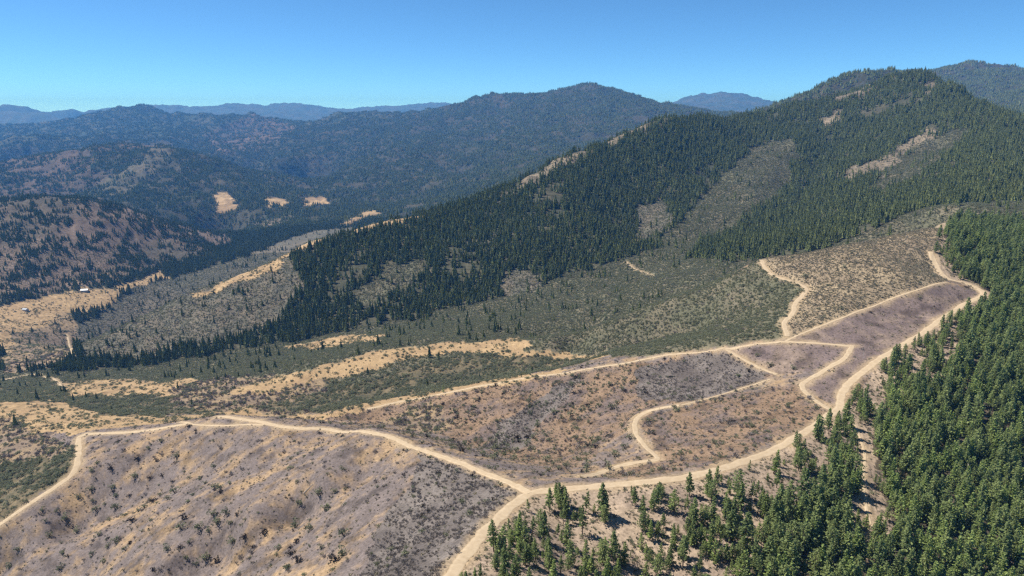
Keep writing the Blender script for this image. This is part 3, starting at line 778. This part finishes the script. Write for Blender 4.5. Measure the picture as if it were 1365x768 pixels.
# the slope thins out towards the road junction
fld *= smooth(1.5, 6, ROADD)
px_, py_, pz_, I, J = scatter(fld * (RG < 1000), 101)
keep = np.hypot(px_, py_) < 1000
px_, py_, pz_, I, J = px_[keep], py_[keep], pz_[keep], I[keep], J[keep]
R = np.random.default_rng(5)
psc = np.clip(R.normal(.95, .22, len(px_)), .4, 1.35) * np.where(ZN[I, J] == Zi['openpine'], R.uniform(.3, .92, len(px_)), 1.0)
pu, pv_, pd = proj(px_, py_, pz_)
pk = R.integers(0, len(PINES), len(px_)); bright = R.random(len(px_)) < np.where((pu > 1150) & (pv_ > 560), .5, .2)
pk = np.where(bright, R.integers(3, 5, len(pk)), np.array([0, 1, 2, 5, 6, 7])[R.integers(0, 6, len(pk))])
hpx = np.array([p[2] for p in PINES])[pk] * psc * F / pd
vis = (pu > 8) & (pu < 1357) & (pv_ - hpx * .8 < 760) & (pv_ > 20)
order = np.argsort(-np.where(vis, hpx, 0))
pick = order[:285]
ROADWORD = {'ridge_road': 'ridge road', 'crest_road': 'crest road', 'firebreak_road': 'firebreak road', 'spur_crest_road': 'spur crest road', 'loop_road': 'loop road', 'hook_road': 'hooked road', 'zigzag_road': 'zigzag road', 'forest_trail': 'skid trail', 'dead_end_track': 'dead-end track', 'field_edge_track': 'field edge track', 'side_track': 'side track'}
def setting_of(x, y, others, reach, near):
    """how a plant stands: alone, paired or clumped among its like, and beside which road"""
    d = np.hypot(others[:, 0] - x, others[:, 1] - y); k = int((d < near).sum()) - 1
    grp = 'standing apart' if k <= 0 else 'in a close pair' if k == 1 else 'in a trio' if k == 2 else 'in a clump'
    best = min(((float(np.hypot(c[:, 0] - x, c[:, 1] - y).min()) - w / 2, nm) for (nm, lab, w, c) in road_lines if nm in ROADWORD))
    return grp, (('right beside' if best[0] < reach * .5 else 'a few steps from') + ' the ' + ROADWORD[best[1]]) if best[0] < reach else ''
def pine_place(u, v):
    if v < 400: return 'above the upper field', 'pines beside the upper field'
    if u < 800: return 'below the road junction', 'pines below the road junction'
    if u < 990: return 'on the open slope', 'pines on the open slope'
    if u < 1130: return 'near the skid trail', 'pines beside the skid trail'
    if v < 560: return 'by the curving ridge road', 'pines along the curving ridge road'
    if u < 1220: return 'at the dense forest edge', 'pines at the dense forest edge'
    return 'deep in the dense forest', 'pines deep in the forest'
allp = np.stack([px_, py_], 1)
for i in pick:
    P = PINES[pk[i]]; hh = P[2] * psc[i]
    where_, grp = pine_place(pu[i], pv_[i])
    how, road = setting_of(px_[i], py_[i], allp, 16, 5.0)
    where_ = f'{how} {road or where_}'; grp = 'pines beside the roads' if road else grp
    size = 'tall' if hh > 12.5 else 'young' if hh < 8.0 else 'medium'
    plant('pine_tree', f'{size} {P[3]} {P[4]} pine {where_}', 'pine tree', grp, P[:2], ('trunk', 'crown'), float(px_[i]), float(py_[i]), float(R.uniform(0, 6.28)), float(psc[i]))
rest = np.ones(len(px_), bool); rest[pick] = False
for nm, lab, sel, ks in (('pine_forest', 'dense green pine forest covering the slope below the ridge road', rest & ~bright, (0, 1, 2, 5, 6, 7)), ('bright_pine_forest', 'brighter green pines mixed through the dense forest', rest & bright, (3, 4))):
    stuff(nm, lab, [joined('pine', PINES[k][:2]) for k in ks], px_[sel], py_[sel], pz_[sel], psc[sel], 9)
# trees that stand by themselves
def special(u, v, *a, **k):
    p = ground_at(u, v); return float(p[0]), float(p[1])
x, y = special(741, 659)
plant('pine_tree', 'lone rounded pine standing at the edge of the road junction', 'pine tree', None, PINES[1][:2], ('trunk', 'crown'), x, y, 1.0, .46)
x, y = special(591, 524)
plant('pine_tree', 'lone dark tree standing on the tan crest of the middle spur', 'pine tree', None, PINES[5][:2], ('trunk', 'crown'), x, y, 2.0, .95)
for (u, v, s, lab) in ((1247, 338, .95, 'dark pine on the bare knoll beside the top end of the ridge road'), (1251, 320, 1.0, 'tall-trunked pine on the skyline of the sage slope')):
    x, y = special(u, v); plant('pine_tree', lab, 'pine tree', None, PINES[2 if 'trunk' in lab else 1][:2], ('trunk', 'crown'), x, y, .5, s)

# dead grey snags
def snag_mesh(seed, h):
    R_ = np.random.default_rng(seed); v, f = [], []
    tube(v, f, [(0, 0, -.5), (.1, 0, h * .5), (.15, .1, h)], [.2, .13, .03], 5)
    bv, bf = [], []
    for k in range(26):
        t = R_.uniform(.25, .97); a = R_.uniform(0, 6.28); L = h * .17 * (1.15 - t) * R_.uniform(.7, 1.3) + .25
        p = np.array((.12, .05, h * t)); e = p + L * np.array((math.cos(a), math.sin(a), R_.uniform(-.1, .35)))
        tube(bv, bf, [p, e], [.06, .02], 3)
        for q in range(2):
            m_ = p + (e - p) * R_.uniform(.4, .9); tube(bv, bf, [m_, m_ + R_.normal(0, .35, 3) * L * .6], [.035, .015], 3)
    return mesh_of('snag_trunk', v, f, M_dead), mesh_of('snag_branches', bv, bf, M_dead)
SN = [snag_mesh(3, 10.0), snag_mesh(4, 8.5)]
for k, (u, v, s, lab) in enumerate(((1184, 605, 1.0, 'bare grey dead tree standing past the skid trail'), (1287, 640, 1.0, 'bare grey dead tree among bright green forest'), (1341, 715, 1.1, 'bare grey dead tree deep in the forest'),
        (962, 742, .8, 'bare grey dead tree on the open slope among pines'), (1150, 480, .6, 'small bare dead tree beside the curving ridge road'), (1338, 560, .9, 'bare grey dead tree high in the dense forest'))):
    x, y = special(u, v); plant('dead_tree', lab, 'dead tree', 'dead trees in the pine forest', SN[k % 2], ('trunk', 'branches'), x, y, k * 1.3, s)

# ------------------------------------------------------------------ shrubs on the burnt slopes, at the places where the photograph shows them
SL = [(635,245),(585,272),(545,315),(615,320),(695,303),(360,358),(440,350),(530,385),(590,388),(640,378),(680,400),(745,385),(785,390),(840,340),(850,425),(440,428),(360,435),(455,460),(510,455),(365,480),(380,515),(455,505),(430,550),(225,518),(165,515),(180,557),(195,612),(255,552),(300,597),(390,612),(455,640),(245,685),(235,745),(70,670),(35,738),(520,558),(545,515),(570,500),(600,478),(630,452),(660,468),(690,442),(495,668),(405,718),(600,750),(655,668),(710,660),(745,640),(735,705),(770,730),(850,720),(810,708),(785,585),(820,598),(855,568),(890,525),(840,533),(930,533),(905,566),(720,548),(715,586),(915,642),(960,624),(1035,602),(995,662),(1160,578),(1220,586),(1180,490),(1255,452),(1280,512),(1165,640),(1145,686),(1170,718),(1265,662),(1320,710),(1355,612),(1345,690)]
ML = [(650,22),(740,20),(620,55),(600,45),(575,80),(555,105),(685,50),(490,125),(740,232),(780,230),(800,226),(815,182),(905,62),(950,20),(960,55),(1045,40),(1030,50),(1100,20),(1150,36),(1160,45),(1030,236),(1045,266),(1120,300),(1180,230),(1160,266),(1010,348),(1095,348),(1150,182),(525,278),(600,296),(640,270),(690,275),(730,280),(700,262),(850,90),(880,130),(910,150),(950,140),(990,120),(1010,100),(1060,105),(1110,110),(1130,90),(660,300),(900,350),(930,340),(880,330),(850,320)]
TL = [(250,690),(310,520),(360,560),(450,570),(650,170),(500,210),(640,335),(1000,205),(590,125)]
shr_pts = []
for (a, b) in SL: shr_pts.append((a / 2.954, 508 + b / 2.954, 'on the burnt front slope', 'shrubs on the burnt front slope'))
for (a, b) in ML: shr_pts.append((440 + a / 2.954, 508 + b / 2.954, 'in the burnt hollow', 'shrubs in the burnt hollow'))
for (a, b) in TL: shr_pts.append((905 + a / 2.954, 300 + b / 2.954, 'on the upper slopes', 'shrubs on the upper slopes'))
R = np.random.default_rng(77)
shr_xy = np.array([special(q[0], q[1]) for q in shr_pts])
for (u, v, where_, grp) in shr_pts:
    x, y = special(u, v); k = int(R.integers(3)); s = float(R.uniform(1.15, 2.3))
    size = 'large' if s > 1.9 else 'small' if s < 1.5 else 'medium'
    tone = 'charred blackish' if k % 2 else 'dark olive'
    how, road = setting_of(x, y, shr_xy, 12, 9.0)
    where_ = f'{how} {road or where_}'; grp = 'charred shrubs beside the roads' if road else grp
    plant('shrub', f'{size} {tone} shrub {where_}', 'shrub', grp, CHARS[k], ('stems', 'foliage'), x, y, float(R.uniform(0, 6.28)), s)
x, y = special(1289, 384)
plant('brush_pile', 'low blackened brush pile beside the bend of the ridge road', 'brush pile', None, twig_meshes(61, 2.2, 1.5, 130, M_char, M_char), ('branches', 'twigs'), x, y, .3, 1.25)

# oaks and leafy shrubs on the grass at left: the largest as things
fld = dens({'oakdense': .17, 'oakmix': .06, 'tan': .035, 'brush': .34, 'greybrush': .16, 'openpine': .11, 'burntan': .022, 'burn': .0018, 'sage': .004, 'thinpine': .07, 'rock': .06, 'burnbrush': .006})
fld *= np.where(np.isin(ZN, [Zi['oakdense'], Zi['oakmix'], Zi['tan'], Zi['burntan']]), smooth(-.2 - .16 * (ZN == Zi['oakdense']), .28, clump * .55 + clump2 * .65) * 1.4 + .01, (.4 + .6 * smooth(-.5, .25, clump2 + .2)))
fld *= smooth(.5, 4, ROADD)
x, y, z, I, J = scatter(fld * (RG < 2100), 131)
sc_ = np.clip(R.lognormal(-.18, .32, len(x)), .35, 1.9) * np.where(np.isin(ZN[I, J], [Zi['oakdense'], Zi['oakmix']]), 1.1, np.where(ZN[I, J] == Zi['openpine'], .45, np.where(ZN[I, J] == Zi['tan'], 1.05, .72)))
u, v, d = proj(x, y, z)
vis = (u > 5) & (u < 1360) & (v > 20) & (v < 762) & ((z + 2 - CAMZ) / np.hypot(x, y) > horizon[I, J] - .0005)
app = sc_ * F / d
order = np.argsort(-np.where(vis, app, 0)); pick = order[:160]
pxy = np.stack([x[pick], y[pick]], 1)
for i in pick:
    if v[i] > 560 and u[i] < 130: wh, grp = 'in the thicket below the firebreak road', 'shrubs left of the firebreak road'
    elif u[i] > 600 and v[i] > 560: wh, grp = 'among the pines below the ridge road', 'shrubs among the pines'
    elif u[i] > 900: wh, grp = 'on the upper brushy slopes', 'shrubs on the upper brushy slopes'
    elif u[i] > 420 and ZN[I[i], J[i]] == Zi['tan']: wh, grp = 'on bare tan grass of the knoll', 'shrubs on the bare knoll'
    elif u[i] > 640: wh, grp = 'under the spur crest road', 'shrubs under the spur crest road'
    elif u[i] > 420: wh, grp = 'below the grassy knoll', 'shrubs below the grassy knoll'
    else: wh, grp = 'on the tan grassland', 'shrubs on the tan grassland'
    size = 'large' if sc_[i] > 1.15 else 'small' if sc_[i] < .7 else 'medium'
    how, road = setting_of(x[i], y[i], pxy, 12, 7.0); grp = 'leafy shrubs beside the roads' if road else grp
    plant('shrub', f'{size} leafy green shrub {how} {road or wh}', 'shrub', grp, SHRUBS[i % 4], ('stems', 'foliage'), float(x[i]), float(y[i]), float(R.uniform(0, 6.28)), float(sc_[i]))
rest = np.ones(len(x), bool); rest[pick] = False
stuff('brush', 'grey green brush covering the slopes and valley sides', [joined('bush', p) for p in SHRUBS[:3]], x[rest], y[rest], z[rest], sc_[rest], 13)

# leafless grey shrubs
fld = dens({'greybrush': .06, 'burnbrush': .50, 'oakmix': .08, 'openpine': .05, 'burntan': .045, 'burn': .012, 'burnfield': .02, 'oakdense': .008, 'brush': .02})
fld *= smooth(-.45, .25, clump2 + clump * .4) * smooth(.3, 2.5, ROADD)
x, y, z, I, J = scatter(fld * (RG < 1250), 151)
sc_ = np.clip(R.lognormal(-.3, .35, len(x)), .3, 1.6) * np.where(np.isin(ZN[I, J], [Zi['burnbrush'], Zi['openpine'], Zi['burnfield']]), .62, np.where(ZN[I, J] == Zi['oakmix'], 1.5, 1.0))
u, v, d = proj(x, y, z)
vis = (u > 5) & (u < 1360) & (v > 20) & (v < 762) & ((z + 1 - CAMZ) / np.hypot(x, y) > horizon[I, J] - .0005)
order = np.argsort(-np.where(vis, sc_ * F / d, 0)); pick = order[:200]
pxy = np.stack([x[pick], y[pick]], 1)
for i in pick:
    if u[i] > 600 and v[i] > 640 or u[i] > 980: wh, grp = 'among the pines below the ridge road', 'dead shrubs among the pines'
    elif v[i] > 600 and u[i] > 470: wh, grp = 'in dark brush by the junction', 'dead shrubs beside the junction'
    elif v[i] > 575: wh, grp = 'on the front burnt slope', 'dead shrubs on the front slope'
    elif ZN[I[i], J[i]] == Zi['burnbrush']: wh, grp = ('in dark brush above the hooked road', 'dead shrubs above the hooked road') if u[i] > 800 else ('along the grey rib of the hollow', 'dead shrubs on the grey rib')
    elif ZN[I[i], J[i]] == Zi['oakmix']: wh, grp = 'among oaks on the tan grassland', 'dead shrubs on the grassland'
    elif ZN[I[i], J[i]] == Zi['burntan']: wh, grp = 'on the pinkish burnt slope', 'dead shrubs on the pinkish slope'
    else: wh, grp = 'behind the crest', 'dead shrubs behind the crest'
    how, road = setting_of(x[i], y[i], pxy, 12, 6.0); grp = 'dead shrubs beside the roads' if road else grp
    size = 'large' if sc_[i] > 1.25 else 'small' if sc_[i] < .8 else 'medium'
    plant('dead_shrub', f'{size} leafless grey dead shrub {how} {road or wh}', 'dead shrub', grp, GREYS[i % 4], ('stems', 'twigs'), float(x[i]), float(y[i]), float(R.uniform(0, 6.28)), float(sc_[i]))
rest = np.ones(len(x), bool); rest[pick] = False
stuff('dead_brush', 'leafless grey burnt brush covering parts of the hill', [joined('dead_bush', p) for p in GREYS[:3]], x[rest], y[rest], z[rest], sc_[rest], 15)

# blackened brush, thick along the bottom of the burnt hollow
wet = bowl * smooth(0, .5, bowl)
fld = dens({'burn': .0065, 'burntan': .011, 'burnbrush': .012, 'burnfield': .002}) * (.15 + 1.6 * smooth(-.05, .45, clump * .8 + clump2 * .4)) + .05 * wet * smooth(-.1, .3, clump * .6 + clump2 * .6) * np.isin(ZN, [Zi['burn'], Zi['burntan'], Zi['burnbrush']])
x, y, z, I, J = scatter(fld * (RG < 700) * smooth(1, 4, ROADD), 161)
stuff('charred_brush', 'scattered blackened brush on the burnt slopes and hollow', [joined('charred_bush', p) for p in CHARS], x, y, z, np.clip(R.lognormal(-.25, .35, len(x)), .35, 1.7), 16)

# sage and dry tufts
TUFTS = [joined('tuft', twig_meshes(51 + k, .55, .55, 26, M_sage, M_sage)) if k < 2 else joined('tuft', shrub_meshes(51 + k, .6, .6, 26, M_sage, .3, 2)) for k in range(4)]
fld = dens({'sage': .75, 'openpine': .30, 'burn': .10, 'burntan': .22, 'burnfield': .12, 'tan': .02, 'oakmix': .05, 'oakdense': .03, 'burnbrush': .08}) * (.45 + .55 * smooth(-.5, .3, clump2 + .1)) * smooth(.2, 2, ROADD)
x, y, z, I, J = scatter(fld * (RG < 750), 171)
sc_ = np.clip(R.lognormal(-.05, .35, len(x)), .4, 2.0) * np.where(ZN[I, J] == Zi['sage'], 1.15, .85)
stuff('sagebrush', 'low grey tan sagebrush and dry tufts over the bare slopes', TUFTS, x, y, z, sc_, 17)

# ------------------------------------------------------------------ conifers of the mountain and the far woods
fld = dens({'conifer': .056, 'thinpine': .058, 'rock': .022, 'brush': .0045, 'greybrush': .0045, 'oakmix': .002, 'oakdense': .0015})
fld *= np.where(ZN == Zi['conifer'], smooth(-.5, .05, bigc * .9 + clump * .65 + .10), smooth(-.2, .4, clump + bigc * .6)) * np.where(RG < 700, .2, 1)
creek = (ZN == Zi['conifer']) & (D < 1080)
x, y, z, I, J = scatter(fld * (RG > 560) * (RG < 2600), 201)
sc_ = np.clip(R.lognormal(-.33, .27, len(x)), .3, 1.25) * np.where(ZN[I, J] == Zi['conifer'], 1, .8)
CON = [far_conifer(71 + k, 15 + k % 3 * 1.5, 2.5 + .25 * (k % 2)) for k in range(5)]
stuff('conifer_forest', 'dark green conifer forest covering the mountain face', CON, x, y, z, sc_, 19, .03)
fld = dens({'conifer': .0032, 'brush': .0011, 'thinpine': .0018, 'rock': .0012, 'far': .0022}) * smooth(-.35, .2, fbm(X / 260, Y / 260, 91, 4) + .2)
x, y, z, I, J = scatter(fld * (RG > 2550) * (RG < 10500), 211)
sc_ = np.clip(R.normal(.85, .2, len(x)), .4, 1.3)
stuff('distant_forest', 'far off blue green forest on the mountains beyond the valley', [conifer_clump(81 + k, 9, 14, 15) for k in range(4)], x, y, z, sc_, 21, .03)

# ------------------------------------------------------------------ fallen log, ranch house and shed
lv, lf = [], []
a, b = special(405, 659), special(417, 646)
za, zb = [float(sample(Z, np.array([p[0]]), np.array([p[1]]))[0]) for p in (a, b)]
dvec = np.array((b[0] - a[0], b[1] - a[1], zb - za)); Ln = np.linalg.norm(dvec); dvec /= Ln; Ln = min(Ln, 14)
tube(lv, lf, [dvec * t * Ln + np.array((0, 0, .12)) for t in (0, .35, .7, 1)], [.28, .24, .18, .09], 7)
lf.append(tuple(range(6, -1, -1)))
lg_ = thing('fallen_log', 'bleached fallen log lying on the burnt front slope', 'log', (a[0], a[1], za))
child('trunk', mesh_of('log_trunk', lv, lf, M_dead), lg_)
sv, sf = [], []
for t, q in ((.5, .8), (.75, -.7), (.9, .5)):
    p = dvec * t * Ln + np.array((0, 0, .2)); tube(sv, sf, [p, p + np.array((q * .8, .3, .7))], [.07, .02], 4)
child('branch_stub', mesh_of('log_stub', sv, sf, M_dead), lg_)

def plain_mat(name, c, rough=.8):
    m, nt, out = new_mat(name); N_, L = nt.nodes, nt.links
    b_ = N_.new('ShaderNodeBsdfPrincipled'); b_.inputs['Roughness'].default_value = rough
    n = N_.new('ShaderNodeTexNoise'); n.inputs['Scale'].default_value = 1.5; n.inputs['Detail'].default_value = 4
    g = N_.new('ShaderNodeTexCoord'); L.new(g.outputs['Object'], n.inputs['Vector'])
    r = N_.new('ShaderNodeValToRGB'); r.color_ramp.elements[0].color = (*[q * .82 for q in c], 1); r.color_ramp.elements[1].color = (*[min(1, q * 1.1) for q in c], 1)
    L.new(n.outputs[0], r.inputs[0]); L.new(r.outputs[0], b_.inputs['Base Color']); L.new(b_.outputs[0], out.inputs[0]); return m
M_wall, M_roofw, M_roofg, M_glass, M_door = plain_mat('painted_wall', (.55, .5, .44)), plain_mat('white_metal_roof', (.82, .82, .82), .5), plain_mat('blue_grey_roof', (.20, .235, .29), .6), plain_mat('window_glass', (.05, .06, .07), .2), plain_mat('door_wood', (.16, .10, .07))
def box(x0, x1, y0, y1, z0, z1):
    v = [(x, y, z) for z in (z0, z1) for (x, y) in ((x0, y0), (x1, y0), (x1, y1), (x0, y1))]
    return v, [(3, 2, 1, 0), (4, 5, 6, 7), (0, 1, 5, 4), (1, 2, 6, 5), (2, 3, 7, 6), (3, 0, 4, 7)]
def cabin(name, label, cat, u, v, L, Wd, hh, rz, roof, nwin):
    x, y = special(u, v); z = float(sample(Z, np.array([x]), np.array([y]))[0])
    t = thing(name, label, cat, (x, y, z), rz)
    l, w = L / 2, Wd / 2
    vv_, ff_ = box(-l, l, -w, w, -1, hh)
    n = len(vv_); vv_ += [(-l, 0, hh + w * .55), (l, 0, hh + w * .55)]; ff_ += [(4, 7, n), (5, n + 1, 6)]
    child('wall', mesh_of('house_wall', vv_, ff_, M_wall), t)
    e, q = .6, .16
    rise = w * .55 + .12
    prof = [(-w - e, hh - e * .55 + .05), (0, hh + rise), (w + e, hh - e * .55 + .05), (w + e, hh - e * .55 + .05 + q), (0, hh + rise + q), (-w - e, hh - e * .55 + .05 + q)]
    rv = [(sx_, a_, b_) for sx_ in (-l - e, l + e) for (a_, b_) in prof]
    rf = [(0, 1, 7, 6), (1, 2, 8, 7), (2, 3, 9, 8), (3, 4, 10, 9), (4, 5, 11, 10), (5, 0, 6, 11), (0, 5, 4, 1), (1, 4, 3, 2), (6, 7, 10, 11), (7, 8, 9, 10)]
    ro = child('roof', mesh_of('house_roof', rv, rf, roof), t)
    if nwin > 1:
        cv_, cf_ = box(l * .4, l * .4 + .8, -.4, .4, hh + rise - .6, hh + rise + 1.1); child('chimney', mesh_of('chimney', cv_, cf_, M_door), ro)
    for k in range(nwin):
        xx = -l + (k + 1) * L / (nwin + 1.6)
        wv, wf = box(xx - .6, xx + .6, -w - .05, -w + .02, hh - 1.7, hh - .6); wo = child('window', mesh_of('window', wv, wf, M_glass), t)
        fv, ff2 = box(xx - .75, xx + .75, -w - .08, -w - .003, hh - 1.85, hh - 1.7); child('sill', mesh_of('sill', fv, ff2, M_roofw), wo)
    dv, df_ = box(l - 1.9, l - .9, -w - .06, -w + .02, -.2, 2.0); child('door', mesh_of('door', dv, df_, M_door), t)
    return t
cabin('ranch_house', 'white roofed ranch house at the edge of the valley meadow', 'house', 113, 389, 14, 8, 3, .25, M_roofw, 3)
cabin('shed', 'small blue grey roofed shed among trees beside the valley meadow', 'shed', 34, 414, 10, 7, 2.8, -.2, M_roofg, 1)

# ------------------------------------------------------------------ haze
TOPZ = float(max(Z.max(), CAMZ)) + 30
BOTZ = float(Z.min()) - 5
R0 = 20600.0
hm, nt, out = new_mat('haze')
hm.cycles.volume_sampling = 'DISTANCE'
pv = nt.nodes.new('ShaderNodeVolumePrincipled')
pv.inputs['Color'].default_value = (.13, .41, 1.0, 1)
pv.inputs['Density'].default_value = 6.0e-5
pv.inputs['Anisotropy'].default_value = 0.0
pv.inputs['Absorption Color'].default_value = (.36, .43, 1, 1)
nt.links.new(pv.outputs[0], out.inputs['Volume'])
x0, x1, y0, y1 = -R0, R0, -400.0, R0 * 1.05
vv = [(x, y, z) for z in (BOTZ, TOPZ) for (x, y) in ((x0, y0), (x1, y0), (x1, y1), (x0, y1))]
me = bpy.data.meshes.new('haze'); me.from_pydata(vv, [], [(3, 2, 1, 0), (4, 5, 6, 7), (0, 1, 5, 4), (1, 2, 6, 5), (2, 3, 7, 6), (3, 0, 4, 7)])
me.materials.append(hm)
hz = bpy.data.objects.new('haze', me); scene.collection.objects.link(hz)
hz['kind'] = 'stuff'; hz['label'] = 'thin blue summer haze over the valley and mountains'
